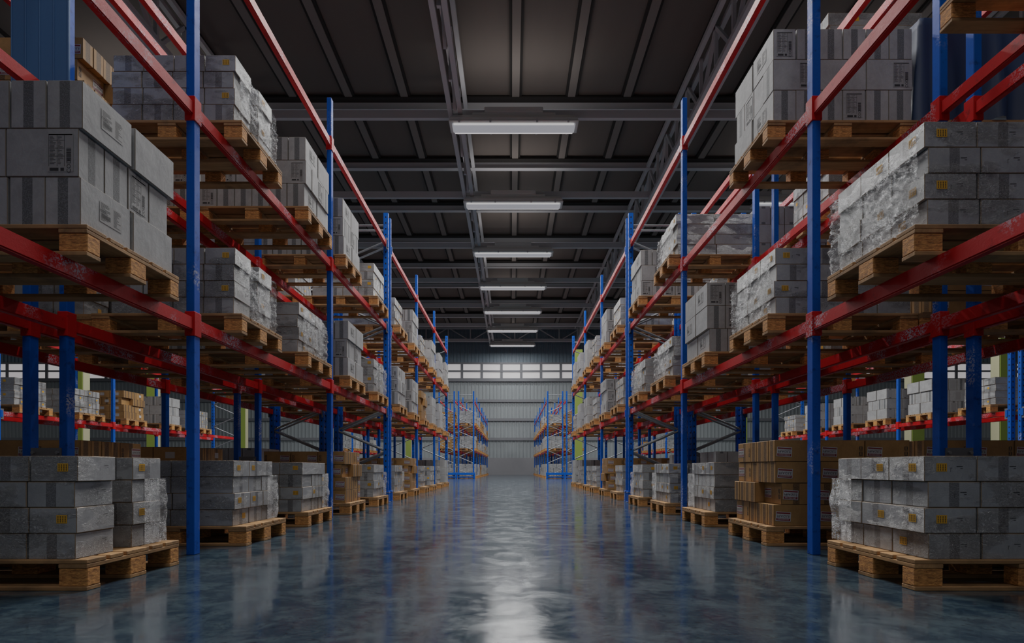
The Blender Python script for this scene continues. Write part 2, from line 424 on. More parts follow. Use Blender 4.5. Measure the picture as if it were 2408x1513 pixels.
b = MB(); b.box(-PW / 2 - .008, PW / 2 + .008, -PD / 2 - .008, PD / 2 + .008, -.13, .045, M['red']); ME_SLEEVE = b.mesh('sleeve', .004)
b = MB(); b.box(-.065, .065, -.055, .055, .006, .205, M['blue']); b.box(-.075, .075, -.062, .062, 0, .012, M['plate']); b.box(-.068, .068, -.058, .058, .17, .185, M['plate']); ME_FOOT = b.mesh('foot', .003)
b = MB(); b.box(-.006, .006, -.05, .05, -.15, .05, M['plate']); b.box(-.02, .02, -.02, .02, -.11, .02, M['blue']); ME_CONN = b.mesh('connector')
_beam = {}
def beam_mesh(L):
    k = round(L, 3)
    if k not in _beam:
        b = MB(); b.box(-.025, .025, 0, L, -.082, 0, M['red']); b.box(-.018, .018, 0, L, -.090, -.08, M['red']); _beam[k] = b.mesh('beam')
    return _beam[k]
_br = {}
def brace_mesh(a, c):
    k = (round(a[0], 3), round(c[0], 3), round(c[2] - a[2], 3))
    if k not in _br:
        b = MB(); d = Vector(c) - Vector(a); b.tube((0, 0, 0), d, .019, M['tube']); _br[k] = b.mesh('brace')
    return _br[k]

def rack(x_in, x_out, ys, label, full=True, guard=None):
    """x_in: aisle-side face, x_out: other face; ys: four upright lines, first and last are braced frames"""
    sg = 1 if x_out > x_in else -1
    cx = (x_in + x_out) / 2; o = empty('pallet_rack', (cx, ys[0], 0)); tag(o, label, 'pallet rack', 'blue and red pallet racks')
    xs = (x_in - cx + sg * .036, x_out - cx - sg * .036)
    for i, y in enumerate(ys):
        fr = i in (0, len(ys) - 1)
        for x in xs:
            u = obj('upright', ME_FPOST if fr else ME_POST, o, (x, y - ys[0], 0))
            if full:
                if fr: obj('foot', ME_FOOT, u)
                else:
                    for z in LV: obj('sleeve', ME_SLEEVE, u, (0, 0, z))
        if fr:
            n = []
            z = 7.7 * H; side = 0
            while z > .2 * H: n.append((xs[side], z)); side = 1 - side; z -= .62 * H
            for (xa, za), (xb, zb) in zip(n, n[1:]):
                obj('brace', brace_mesh((xa, 0, za), (xb, 0, zb)), o, (xa, y - ys[0], za))
            for z in (8.17 * H, .14 * H): obj('brace', brace_mesh((xs[0], 0, z), (xs[1], 0, z)), o, (xs[0], y - ys[0], z))
    for i in range(len(ys) - 1):
        L = ys[i + 1] - ys[i]
        for z in LV:
            for x in xs:
                bm_ = obj('beam', beam_mesh(L - .07), o, (x, ys[i] - ys[0] + .035, z))
                if full:
                    if i == 0: obj('connector', ME_CONN, bm_, (-sg * .03 if x == xs[0] else sg * .03, .02, 0))
                    if i == len(ys) - 2: obj('connector', ME_CONN, bm_, (-sg * .03 if x == xs[0] else sg * .03, L - .09, 0))
    return o
UA = [1.0, 4.095, 7.18, 10.40]; UB = [10.62, 13.72, 16.84, 20.04]; UC = [34.35, 37.45, 40.55, 43.72]; UD = [43.95, 47.05, 50.15, 53.35]
DEP = 1.58 * H
XI = {-1: 3.642 * H, 1: 3.454 * H}           # aisle face of the inner row
X2 = {-1: 5.53 * H, 1: 5.31 * H}             # inner face of the row behind
X3 = {-1: 15.45 * H, 1: 15.0 * H}            # row across the neighbouring aisle
AR = {}
SN = {-1: 'left-side', 1: 'right-side'}
for s in (-1, 1):
    for U, w in ((UA, 'closest to the camera'), (UB, 'second from the camera'), (UC, 'third, past the cross aisle'), (UD, 'last, against the far wall')):
        near = U in (UA, UB)
        AR[(s, U[0])] = rack(s * XI[s], s * (XI[s] + DEP), U, 'blue and red pallet rack along the main aisle, %s, %s' % (SN[s], w), near)
        rack(s * X2[s], s * (X2[s] + DEP), U, 'blue and red pallet rack, rear %s row, %s' % (SN[s], w), near)
    for U, w in ((UA, 'closest to the camera'), (UB, 'second from the camera'), (UC, 'past the cross aisle')):
        if U is UA and s < 0: continue
        rack(s * X3[s], s * (X3[s] + DEP), U, 'blue and red pallet rack across the neighbouring %s aisle, %s' % (SN[s], w), U is not UC)
    # floor guard at the far rack's end
    b = MB(); xa, xb = sorted((s * (XI[s] - .02), s * (X2[s] + DEP)))
    b.box(xa, xb, -.04, .04, .22, .36, M['blue']); b.box(xa, xb, -.03, .03, .06, .13, M['blue'])
    for x in (xa, (xa + xb) / 2, xb): b.box(x - .05, x + .05, -.06, .06, 0, .38, M['blue'])
    o = obj('rack_guard', b.mesh('rack_guard', .008), loc=(0, UC[0] - .16, 0))
    tag(o, 'low blue guard rail on the floor before the far %s rack end' % SN[s], 'guard rail', 'rack end guards')
    for y in (UA[1], UA[2], UA[3], UB[0], UB[1], UB[3], UC[0]):
        for z in (1.18 * H, 4.5 * H):
            b = MB(); xa, xb = sorted((s * (XI[s] + DEP - .03), s * (X2[s] - .008)))
            b.box(xa, xb, -.006, .006, -.035, .035, M['plate'])
            for x in (xa + .02, xb - .02): b.tube((x, -.02, 0), (x, .02, 0), .012, M['tube'], 6)
            pr = AR[(s, max(U[0] for U in (UA, UB, UC, UD) if U[0] <= y + .01))]
            o = obj('row_spacer', b.mesh('row_spacer'), pr, Vector((0, y - .045, z)) - pr.location); o['label'] = 'grey steel spacer plate'

# ------------------------------------------------------------------ pallets
PH = .158; PLX, PLY = 1.2, .8
def pallet_parts():
    P = []
    b = MB()
    for (y0, w) in ((0, .143), (.168, .108), (.302, .196), (.524, .108), (.657, .143)):
        b.box(0, PLX, y0, y0 + w, PH - .022, PH, M['deck'])
    P.append(('top_deck', b.mesh('top_deck', .003), (0, 0, 0)))
    b = MB(); b.box(0, .145, 0, PLY, PH - .044, PH - .0225, M['cross']); cm = b.mesh('cross_board', .003)
    for x in (0, .5275, 1.055): P.append(('cross_board', cm, (x, 0, 0)))
    for (y, w) in ((0, .10), (.3275, .145), (.70, .10)):
        b = MB(); b.box(0, PLX, 0, w, 0, .022, M['deck']); P.append(('bottom_board', b.mesh('bottom_board', .003), (0, y, 0)))
        b = MB(); b.box(0, .145, .004, w - .004, .0225, PH - .0445, M['block']); km = b.mesh('block', .004)
        for x in (0, .5275, 1.055): P.append(('block', km, (x, y, 0)))
    return P
PP = pallet_parts()
def pallet_join(b, x, y, z):
    for (y0, w) in ((0, .143), (.168, .108), (.302, .196), (.524, .108), (.657, .143)): b.box(x, x + PLX, y + y0, y + y0 + w, z + PH - .022, z + PH, M['deck'])
    for xx in (0, .5275, 1.055):
        b.box(x + xx, x + xx + .145, y, y + PLY, z + PH - .044, z + PH - .022, M['cross'])
        for (yy, w) in ((0, .10), (.3275, .145), (.70, .10)): b.box(x + xx, x + xx + .145, y + yy + .004, y + yy + w - .004, z + .022, z + PH - .044, M['block'])
    for (yy, w) in ((0, .10), (.3275, .145), (.70, .10)): b.box(x, x + PLX, y + yy, y + yy + w, z, z + .022, M['deck'])
b = MB(); pallet_join(b, 0, 0, 0); ME_PAL = b.mesh('pallet')
STUFF_PAL = MB()
def pallet(x, y, z, label, detail):
    if detail == 0: pallet_join(STUFF_PAL, x, y, z); return
    if detail == 1:
        o = obj('pallet', ME_PAL, loc=(x, y, z))
    else:
        o = empty('pallet', (x, y, z))
        for nm, me, l in PP: obj(nm, me, o, l)
    tag(o, label, 'pallet', 'wooden pallets')

# ------------------------------------------------------------------ stickers and labels (face -y, lie on y = 0)
def text_mesh(txt, size, m, flip=False, rot=0.0, off=(0, 0)):
    cu = bpy.data.curves.new('txt', 'FONT'); cu.body = txt; cu.size = size; cu.align_x = 'CENTER'; cu.align_y = 'CENTER'; cu.resolution_u = 2
    o = bpy.data.objects.new('txt', cu); C.objects.link(o)
    dg = bpy.context.evaluated_depsgraph_get(); dg.update()
    me = o.evaluated_get(dg).to_mesh()
    vs = [v.co.copy() for v in me.vertices]; fs = [tuple(p.vertices) for p in me.polygons]
    o.evaluated_get(dg).to_mesh_clear(); bpy.data.objects.remove(o); bpy.data.curves.remove(cu)
    ca, sa = math.cos(rot), math.sin(rot); out = []
    for v in vs:
        x, z = v.x, (-v.y if flip else v.y)
        out.append((x * ca - z * sa + off[0], -.0016, x * sa + z * ca + off[1]))
    return out, fs
def add_text(b, *a, **k):
    m = a[2]; vs, fs = text_mesh(*a, **k); n = len(b.v); i = b.mat(m); b.v += vs
    for f in fs:
        b.f.append(tuple(n + q for q in f)); b.mi.append(i); b.uv += [(0, 0)] * len(f); b.sz += [(1, 1)] * len(f); b.fl += [(0, 0)] * len(f)
def rect(b, x0, x1, z0, z1, m, y=-.001): b.quad((x0, y, z0), (x1, y, z0), (x1, y, z1), (x0, y, z1), m)

def sticker_mb(b=None):
    b = b or MB(); rect(b, -.027, .027, -.021, .021, M['yellow'])
    for k in range(4):
        x = -.0185 + k * .0123
        for j in range(5): rect(b, x - .0026 + (j % 2) * .0012, x + .0026 - (j % 2) * .0008, -.0155 + j * .0064, -.0108 + j * .0064, M['ink'], -.0016)
    return b
ME_STICK = sticker_mb().mesh('sticker')
def cod_mb():
    b = MB(); rect(b, -.065, .065, -.098, .098, M['paper'])
    for k in range(4): rect(b, -.060, .060, .090 - k * .0 - .003, .093, M['ink'], -.0015)
    for z in (.06, .02, -.02): rect(b, -.060, .020, z, z + .0018, M['ink'], -.0015)
    for x in (-.060, -.018, .0195): rect(b, x, x + .0018, -.07, .09, M['ink'], -.0015)
    rr = random.Random(3)
    for k in range(22):
        z = .08 - k * .0066; rect(b, -.055, -.055 + rr.uniform(.012, .032), z, z + .0022, M['ink'], -.0015)
        rect(b, -.013, -.013 + rr.uniform(.008, .028), z, z + .0018, M['ink'], -.0015)
    z = -.045
    while z < .02:
        h = rr.choice((.0016, .003, .0045)); rect(b, .030, .054, z, z + h, M['ink'], -.0015); z += h + .0022
    add_text(b, 'COD', .030, M['ink'], rot=PI / 2, off=(.043, -.07))
    rect(b, -.055, -.01, -.094, -.078, M['ink'], -.0015); rect(b, .0, .018, -.094, -.078, M['ink'], -.0015)
    return b
ME_COD = cod_mb().mesh('shipping_label')
def side_label_mb():                          # the wide address label of the long sides
    b = MB(); rect(b, -.085, .085, -.055, .055, M['paper']); rr = random.Random(5)
    for k in range(14):
        z = .046 - k * .0068
        rect(b, -.078, -.078 + rr.uniform(.03, .075), z, z + .002, M['ink'], -.0015); rect(b, .02, .02 + rr.uniform(.02, .058), z, z + .002, M['ink'], -.0015)
    x = -.07
    while x < -.005:
        w = rr.choice((.0015, .003, .004)); rect(b, x, x + w, -.03, -.006, M['ink'], -.0016); x += w + .002
    add_text(b, 'COD', .02, M['ink'], off=(-.062, .005))
    return b
ME_SIDE = side_label_mb().mesh('address_label')
def mark_mb():                                # printed corner mark of the wrapped cartons
    b = MB(); rect(b, -.03, -.0285, -.016, .004, M['ink']); rect(b, -.03, -.022, .0025, .004, M['ink']); rect(b, .0, .032, .010, .013, M['ink']); rect(b, .02, .032, .0, .0025, M['ink'])
    return b
ME_MARK = mark_mb().mesh('printed_mark')
def fragile_mb():
    b = MB(); rect(b, -.060, .060, -.038, .038, M['white']); rect(b, -.055, .055, .022, .033, M['labelred'], -.0014); rect(b, -.055, .055, -.033, -.014, M['labelred'], -.0014)
    add_text(b, 'FRAGILE', .028, M['ink'], flip=True, off=(0, .004))
    for z in (-.020, -.028): 
        for k in range(9): rect(b, -.045 + k * .0102, -.038 + k * .0102, z, z + .004, M['white'], -.0018)
    return b
ME_FRAG = fragile_mb().mesh('fragile_label')
def arrow_mb():
    b = MB()
    for z in (.012, -.030):
        rect(b, -.014, .014, z, z + .005, M['ink'])
        for x in (-.009, .009): rect(b, x - .0035, x + .0035, z + .007, z + .027, M['ink'])
        rect(b, -.014, .014, z + .029, z + .032, M['ink'])
    return b
ME_ARROW = arrow_mb().mesh('handling_mark')

# ------------------------------------------------------------------ cartons
_cm = {}
KM = {'W': 'wcarton', 'P': 'pcarton', 'B': 'bcarton'}
KN = {'W': 'wrapped_carton', 'P': 'labelled_carton', 'B': 'brown_carton'}
KL = {'W': 'film-wrapped white carton', 'P': 'plain white carton', 'B': 'brown cardboard carton'}
KG = {'W': 'film-wrapped white cartons on pallets', 'P': 'plain white cartons on pallets', 'B': 'brown cartons on pallets'}
def carton_mesh(kind, dx, dy, dz, tape):
    k = (kind, round(dx, 3), round(dy, 3), round(dz, 3), tape)
    if k not in _cm:
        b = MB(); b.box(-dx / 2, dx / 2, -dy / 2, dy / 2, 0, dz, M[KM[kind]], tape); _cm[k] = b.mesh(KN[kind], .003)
    return _cm[k]

def layers(code):
    """list of layers; each a list of (a0,a1,b0,b1,face,pos,tapeflags): a from the aisle inwards, b from the near end; face n=near end, s=aisle side"""
    out = []; t = code[0]
    def near(ws, a=.09, d=.25, jit=0):
        r = []
        for i, w in enumerate(ws): r.append([a, a + w - .006, 0, d, 'n', i]); a += w
        return r
    def side(bs, d=.24, a=.09): return [[a, a + d, b0, b1, 's', i + 1] for i, (b0, b1) in enumerate(bs)]
    if t == 'W':
        hz = .1315
        for l in range(4):
            j = (.010 if l % 2 else 0.0) + R.uniform(-.004, .004)
            v = code[1]
            if v == 'A': L = near([.245] * 4, .07 - j, .275) + side([(.43, .69)], .24, .07 - j) + [[.32, .56, .43, .69, 'x', 2]]
            elif v == 'B': L = near([.50, .50], .115 - j * 1.3, .27) + side([(.278, .52), (.528, .745)], .49, .115 - j)
            elif v == 'C':
                L = near([.245] * 4, .075 - j, .72 if l == 3 else .285) + ([] if l == 3 else side([(.292, .50), (.507, .72)], .24, .075 - j))
            else: L = near([.27] * 4, .075 - j * 1.4, .27) + side([(.277, .53), (.537, .775)], .26, .075 - j)
            out.append((hz, L))
    elif t == 'P':
        hz = .245
        for l in range(3):
            j = R.uniform(-.012, .012)
            if code[1] == 'A' and l == 1: L = near([.372] * 3, .04 + j, .18) + side([(.186, .366), (.372, .552), (.558, .738)], .366, .04 + j)
            elif code[1] == 'A': L = near([.185] * 6, .04 + j, .375) + side([(.392 + abs(j), .765 + abs(j))], .179, .04 + j)
            else: L = near([.195] * 5, .05 + j * 1.6, .375) + side([(.385, .76)], .189, .05 + j * 1.6)
            out.append((hz, L))
    else:
        hz = .172
        for l in range(4):
            alt = (l == 1) if code[1] == 'B' else (l == 2)
            j = R.uniform(-.01, .01)
            if alt: L = near([.245] * 4, .12 + j, .30) + side([(.305 + .112 * k, .415 + .112 * k) for k in range(4)], .34, .045)
            else: L = near([.36] * 3, .07 + j, .112) + side([(.116 + .114 * k, .228 + .114 * k) for k in range(3)] + [(.462, .74)], .35, .07 + j)
            out.append((hz, L))
    return out
LN = {4: ['bottom', 'second', 'third', 'top'], 3: ['bottom', 'middle', 'top']}
COLN = ['aisle corner', 'second from aisle', 'third from aisle', 'fourth from aisle', 'fifth from aisle', 'sixth from aisle']
stacks = []
QUOTA = {'W': 318, 'P': 305, 'B': 300}
STUFF = {k: MB() for k in 'WPB'}

def put_label(parent, me, name, face, sg, x, y, z, u, v, w, h, d2, rot=0.0):
    """hang a label on the near face or the aisle face of a carton whose half sizes are w, d2"""
    if face == 'n': return obj(name, me, parent, (u, -d2 - .0006, v), (0, rot, 0))
    return obj(name, me, parent, (-sg * (w + .0006), u, v), (0 if not rot else 0, 0, -sg * PI / 2))

def sig(s): return 1 if s > 0 else -1
def build_stack(sg, xf, y0, z0, code, where, real):
    """sg: side; xf: pallet's aisle end |x|; y0: pallet near end"""
    kind = code[0]; z = z0 + .0006; Ls = layers(code); n = 0
    for li, (hz, L) in enumerate(Ls):
        for (a0, a1, b0, b1, face, pos) in L:
            ja, jb = R.uniform(-.003, .003), R.uniform(-.0012, .0012)
            xa, xb = sg * (xf + a0 + ja), sg * (xf + a1 + ja); x0_, x1_ = min(xa, xb), max(xa, xb)
            ya, yb = y0 + b0 + .012 + jb, y0 + b1 + .012 + jb
            dx, dy, dz = x1_ - x0_, yb - ya, hz - .0015
            if kind == 'W': tape = (1 if face == 's' or code[1] in 'BD' else 0, 1 if (code[1] != 'B' and (pos + li) % 2 == 0) else 0)
            elif kind == 'P': tape = ((1, 0) if dx > dy else (0, 1)) if (R.random() > .32 or (face == 'n' and y0 < 3)) else (0, 0)
            else: tape = (1, 0) if dx > dy else (0, 1)
            if not real:
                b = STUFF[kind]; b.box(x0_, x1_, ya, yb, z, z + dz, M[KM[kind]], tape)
                if y0 < 40 and face != 'x':
                    if kind == 'W' and pos == 0 and li in (1, 3): rx(b, (x0_ + x1_) / 2 + .05, ya, z + dz / 2, .027, .021, M['yellow'])
                    if kind == 'P' and (pos + li) % 2 == 0: rx(b, (x0_ + x1_) / 2, ya, z + dz / 2, .055, .09, M['paper'])
                    if kind == 'B' and pos < 2: rx(b, (x0_ + x1_) / 2, ya, z + dz / 2, .05, .034, M['white'])
                    if kind == 'W' and (pos + li) % 2 == 0: ry(b, xa, (ya + yb) / 2 + .04, z + dz * .55, sg, .02, .018, M['yellow'])
                    if kind == 'B' and face == 's' and dy > .2: ry(b, xa, (ya + yb) / 2, z + dz * .55, sg, .04, .03, M['white'])
                continue
            me = carton_mesh(kind, dx, dy, dz, tape)
            o = obj(KN[kind], me, loc=((x0_ + x1_) / 2, (ya + yb) / 2, z), rot=(0, 0, R.uniform(-.003, .003)))
            ps = COLN[pos] if face == 'n' else ('inside the gap' if face == 'x' else '%s along aisle face' % ORD[pos])
            tag(o, '%s, %s layer, %s, %s' % (KL[kind], LN[len(Ls)][li], ps, where), 'box', KG[kind])
            w, d2 = dx / 2, dy / 2; n += 1
            if kind == 'W':
                if face == 'n' and pos == 0 and (li == 3 or li == 1) and code[1] in 'ACD': put_label(o, ME_STICK, 'sticker', 'n', sg, 0, 0, 0, sg * -.045, dz * .55, w, 0, d2)
                if face == 'n' and code[1] in 'BD' and pos < 2: put_label(o, ME_MARK, 'printed_mark', 'n', sg, 0, 0, 0, .03, dz * .5, w, 0, d2)
                if (code[1] in 'BD' and ((li == 3 and pos < 2) or (li == 0 and pos == 0) or (li == 1 and pos < 2)) and (face == 's' or pos == 0)) or (code[1] == 'C' and face == 's' and (li + pos) % 2 == 0) or (code[1] == 'A' and face == 's' and li in (3, 1)):
                    put_label(o, ME_STICK, 'sticker', 's', sg, 0, 0, 0, -.05 if li % 2 else .05, dz * .55, w, 0, d2)
                if code[1] == 'A' and face == 'n' and pos == 0: put_label(o, ME_MARK, 'printed_mark', 's', sg, 0, 0, 0, .05, dz * .55, w, 0, d2)
            elif kind == 'P':
                if face == 'n' and dx < .25 and tape == (0, 0) : put_label(o, ME_COD, 'shipping_label', 'n', sg, 0, 0, 0, 0, dz * .5, w, 0, d2)
                if face == 'n' and dx > .25 and (pos % 2 == 0): put_label(o, ME_COD, 'shipping_label', 'n', sg, 0, 0, 0, w - .09, dz * .5, w, 0, d2)
                if dy > .25 and (face == 's' or pos == 0) and (li + pos) % 2 == 0: put_label(o, ME_SIDE, 'address_label', 's', sg, 0, 0, 0, .03, dz * .55, w, 0, d2)
                if dy < .25 and (face == 's') and (li + pos) % 3 == 0: put_label(o, ME_COD, 'shipping_label', 's', sg, 0, 0, 0, 0, dz * .5, w, 0, d2)
            else:
                if face == 'n' and pos < 3: put_label(o, ME_FRAG, 'fragile_label', 'n', sg, 0, 0, 0, -sg * (w - .075), dz * .45, w, 0, d2, rot=.06)
                if face == 'n' and dx > .3: put_label(o, ME_ARROW, 'handling_mark', 'n', sg, 0, 0, 0, sg * (w - .03), dz * .45, w, 0, d2)
                if dy > .25 and (face == 's' or pos == 0): put_label(o, ME_FRAG, 'fragile_label', 's', sg, 0, 0, 0, d2 - .07, dz * .5, w, 0, d2)
                if dy > .25 and (face == 's' or pos == 0): put_label(o, ME_ARROW, 'handling_mark', 's', sg, 0, 0, 0, -d2 + .03, dz * .45, w, 0, d2)
        z += hz
    return z
def rx(b, x, y, z, w, h, m): b.quad((x - w, y - .001, z - h), (x + w, y - .001, z - h), (x + w, y - .001, z + h), (x - w, y - .001, z + h), m)
def ry(b, x, y, z, sg, w, h, m):
    x -= sg * .001; b.quad((x, y - w, z - h), (x, y + w, z - h), (x, y + w, z + h), (x, y - w, z + h), m)

PY = [1.43, 2.87, 4.52, 6.0, 7.55, 9.11, 10.95, 12.5, 14.05, 15.55, 17.2, 18.7]
ZB = [0.0, LV[0] + .0005, LV[1] + .0005, LV[2] + .0005]
LVN = ['floor', 'first-level', 'second-level', 'top-level']
N_ = None
plan = {
 (-1, 1): [[N_, 'WA', 'WB', 'WC', 'BA', 'WC', 'WB', 'BA', 'WB', 'WC', 'WB', 'PA'],
           [N_, 'PA', 'WA', 'WB', 'PA', 'WA', 'PA', 'PA', 'BA', 'PA', 'PA', 'WB'],
           [N_, N_, 'WA', 'PA', 'PA', 'WC', 'WB', 'PA', 'WB', 'PA', 'PA', 'PA']],
 (1, 1): [[N_, 'WD', 'BB', 'WB', 'WD', 'WC', 'WB', 'BB', 'WC', 'WB', 'WA', 'PA'],
          [N_, 'WD', 'WD', 'PB', 'WB', 'WB', 'WB', 'PB', 'WC', 'PA', 'PA', 'WA'],
          [N_, N_, 'PA', N_, 'WB', 'PA', 'WC', 'PB', 'WA', 'PA', 'PA', 'PB']],
 (-1, 2): [[N_, 'BA', 'BA', 'BA', 'PA', 'BA', 'PA', 'BA', 'WB', 'PA', 'BA', 'WB'],
           [N_, 'WB', 'WA', 'PA', 'PA', 'WB', 'PA', 'WB', 'PA', 'WB', 'PA', 'PA'],
           [N_, N_, 'BA', 'PA', 'PA', 'WB', 'WC', 'PA', 'WB', 'PA', 'WB', 'PA']],
 (1, 2): [[N_, 'BA', 'BA', 'BA', 'BA', 'PA', 'PA', 'BB', 'WB', 'PA', 'BA', 'WB'],
          [N_, 'WD', 'BA', 'WB', 'PA', 'WB', 'PB', 'WB', 'PA', 'WB', 'PA', 'PA'],
          [N_, N_, N_, 'WB', 'PA', 'WC', 'WC', 'PA', 'WB', 'PA', 'WB', 'PA']],
 (-1, 3): [[N_] * 6 + ['WB', 'PA', 'BA', 'WB', 'PA', N_], [N_] * 6 + ['WB', 'WB', 'BA', 'PA', 'WB', N_], [N_] * 6 + ['PA', 'WB', 'PA', 'WB', 'PA', N_]],
 (1, 3): [[N_] * 6 + ['WB', 'PA', 'BA', 'WB', 'PA', 'WB'], [N_] * 6 + ['WB', 'PA', 'PA', 'PA', 'PA', 'WB'], [N_] * 6 + ['PA', 'WB', 'PA', 'WB', 'PA', N_]],
}
FR = {1: {-1: 3.46 * H, 1: 3.285 * H}, 2: {-1: 5.42 * H, 1: 5.235 * H}, 3: {-1: 15.30 * H, 1: 14.86 * H}}
ROWN = {1: 'aisle', 2: 'rear', 3: 'distant'}
JOBS = []
for (sg, row), lv in plan.items():
    for l, codes in enumerate(lv):
        for i, code in enumerate(codes):
            if code:
                dy = R.uniform(-.05, .05) if row > 1 or i > 5 else 0
                if row == 1 and l == 2 and i == 4: dy = -.2
                JOBS.append((row, PY[i] + dy, sg, l, i, code))
for sg in (-1, 1):                             # the rack block past the cross aisle
    for row in (1, 2, 3):
        for l in range(3):
            for u0 in ((UC[0], UC[1], UC[2], UD[0], UD[1], UD[2]) if row < 3 else UC[:3]):
                for o_ in (.42, 1.9):
                    if R.random() < .06: continue
                    JOBS.append((row, u0 + o_, sg, l, 20, R.choice(['WB', 'PA', 'WA', 'PB', 'WC', 'BA', 'WB', 'PA'])))
JOBS.append((2, 6.0, 1, 3, 3, 'WB'))
# nearest and most visible stacks first; row 1 before the rows behind it
JOBS.sort(key=lambda j: (j[1] + (0, 0, 4.5, 3)[j[0]]) + (2.5 if j[3] == 0 and j[0] == 2 else 0) + (3 if j[0] == 2 and j[5][0] != 'B' else 0))
COST = {'WA': 24, 'WB': 16, 'WC': 22, 'WD': 24, 'PA': 20, 'PB': 18, 'BA': 26, 'BB': 26}
n_pal = 0; farn = {}
TOPS = {}
for (row, y, sg, l, i, code) in JOBS:
    k = code[0]; real = QUOTA[k] >= COST[code] and y < 30
    if real: QUOTA[k] -= COST[code]
    xf = FR[row][sg]
    if row == 1 and l == 0 and i in (2,): xf -= .035 if sg < 0 else .01
    if i < 12: where = '%s %s pallet, %s %s rack' % (ORD[i - 1] if row < 3 else ORD[i - 6], LVN[l], SN[sg], ROWN[row])
    else: where = ''
    if i < 12: lab = 'wooden pallet under cartons, %s %s pallet from the camera, %s %s rack' % (ORD[i - 1] if row < 3 else ORD[i - 6], LVN[l], SN[sg], ROWN[row])
    else:
        kk = (row, sg, l); farn[kk] = farn.get(kk, 0) + 1
        lab = 'wooden pallet past the cross aisle, %s on the %s, %s %s rack' % (ORD[farn[kk] - 1], LVN[l] + (' beams' if l else ''), SN[sg], ROWN[row])
    det = 2 if row == 1 and y < 10 else (1 if (row < 3 and y < 30) or (row == 1) or (row == 3 and l == 1 and y < 30) else 0)
    px = sg * xf if sg > 0 else -xf - PLX
    pallet(px, y, ZB[l], lab, det); n_pal += det > 0
    top = build_stack(sg, xf, y, ZB[l] + PH, code, where, real)
    TOPS[(row, sg, l, i)] = (xf, y, ZB[l] + PH, top)
for k, nm, lab in (('W', 'wrapped_cartons', 'film-wrapped white cartons filling the deeper rack bays'), ('P', 'labelled_cartons', 'plain white cartons filling the deeper rack bays'), ('B', 'brown_cartons', 'brown cartons filling the deeper rack bays')):
    tag(obj(nm, STUFF[k].mesh(nm)), lab, 'boxes', None, 'stuff')
if STUFF_PAL.v: tag(obj('distant_pallets', STUFF_PAL.mesh('distant_pallets')), 'wooden pallets in the remotest rack bays', 'pallets', None, 'stuff')

# pallet pushed back on the upper beams at the frame's top corner, brown cartons on it
pallet(4.15 * H, 2.62, ZB[2], 'wooden pallet seen from below, pushed deep onto the right-side upper beams', 2)
QUOTA['B'] = 99
build_stack(1, 4.15 * H, 2.62, ZB[2] + PH, 'BA', 'pushed-back upper pallet, right-side aisle rack', True)

# ------------------------------------------------------------------ loose film on the wrapped loads
def film(key, code, zr=(0, .82), bulge=.03, label='', near=True, far=False, seed=0):
    xf, y, z0, z1 = TOPS[key]; sg = key[1]; a = {'A': .07, 'B': .10, 'C': .075, 'D': .07}[code]
    yl = {'A': .70, 'B': .757, 'C': .735, 'D': .79}[code]
    path = []
    if near:
        for k in range(13): path.append((a + .42 * (1 - k / 12), -.008, 0, -1))
    nk = 60
    for k in range(nk + 1): path.append((a - .034, yl * k / nk + .01, -1, 0))
    if far:
        for k in range(9): path.append((a + .22 * k / 8, yl + .03, 0, 1))
    rows = 44; vs = []; fs = []
    hgt = (z1 - z0)
    for r in range(rows + 1):
        for c, (aa, bb, na, nb) in enumerate(path):
            f = r / rows; zt = zr[1] + .035 * math.sin(c * .33 + seed)
            z = z0 + hgt * (zr[0] + (zt - zr[0]) * f)
            q = Vector((aa * 9 + seed * 3.1, bb * 13 + z * 6, z * 15))
            k = abs(noise.noise(q)) * .55 + .5 * abs(noise.noise(q * 2.7)) + .3 * abs(noise.noise(q * 6.3)) + .04
            g = bulge * k * (1.0 if bb > yl * .35 or not near else .35) * min(1, f * 5 + .15) * (1 if f < .9 else .5)
            if far and bb > yl * .92: g += bulge * .5 * k
            vs.append((sg * (xf + aa + na * g - .003 * (na == -1)), y + bb + nb * g, z))
    n = len(path)
    for r in range(rows):
        for c in range(n - 1): fs.append((r * n + c, r * n + c + 1, (r + 1) * n + c + 1, (r + 1) * n + c))
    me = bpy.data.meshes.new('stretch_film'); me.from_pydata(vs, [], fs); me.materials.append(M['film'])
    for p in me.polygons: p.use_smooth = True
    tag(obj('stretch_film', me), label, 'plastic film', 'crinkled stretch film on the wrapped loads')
J = {(r, s, l, i): c for (r, y, s, l, i, c) in JOBS if i < 12}
heavy = [(1, -1, 1, 2), (1, -1, 2, 2), (1, 1, 1, 1), (1, 1, 1, 2), (1, -1, 1, 3), (1, 1, 1, 4), (1, 1, 1, 5), (1, -1, 1, 5), (1, 1, 2, 4)]
light = [(1, -1, 0, 1), (1, -1, 0, 2), (1, -1, 0, 3), (1, 1, 0, 3), (1, 1, 0, 1), (1, 1, 0, 4), (1, 1, 0, 5), (1, -1, 0, 5), (1, -1, 0, 6)]
for k in heavy:
    film(k, J[k][1], (0.0, .86), .036, 'crinkled clear film on the aisle side, %s %s load, %s rack' % (ORD[k[3] - 1], LVN[k[2]], SN[k[1]]), near=False, far=True, seed=k[3] + k[2])
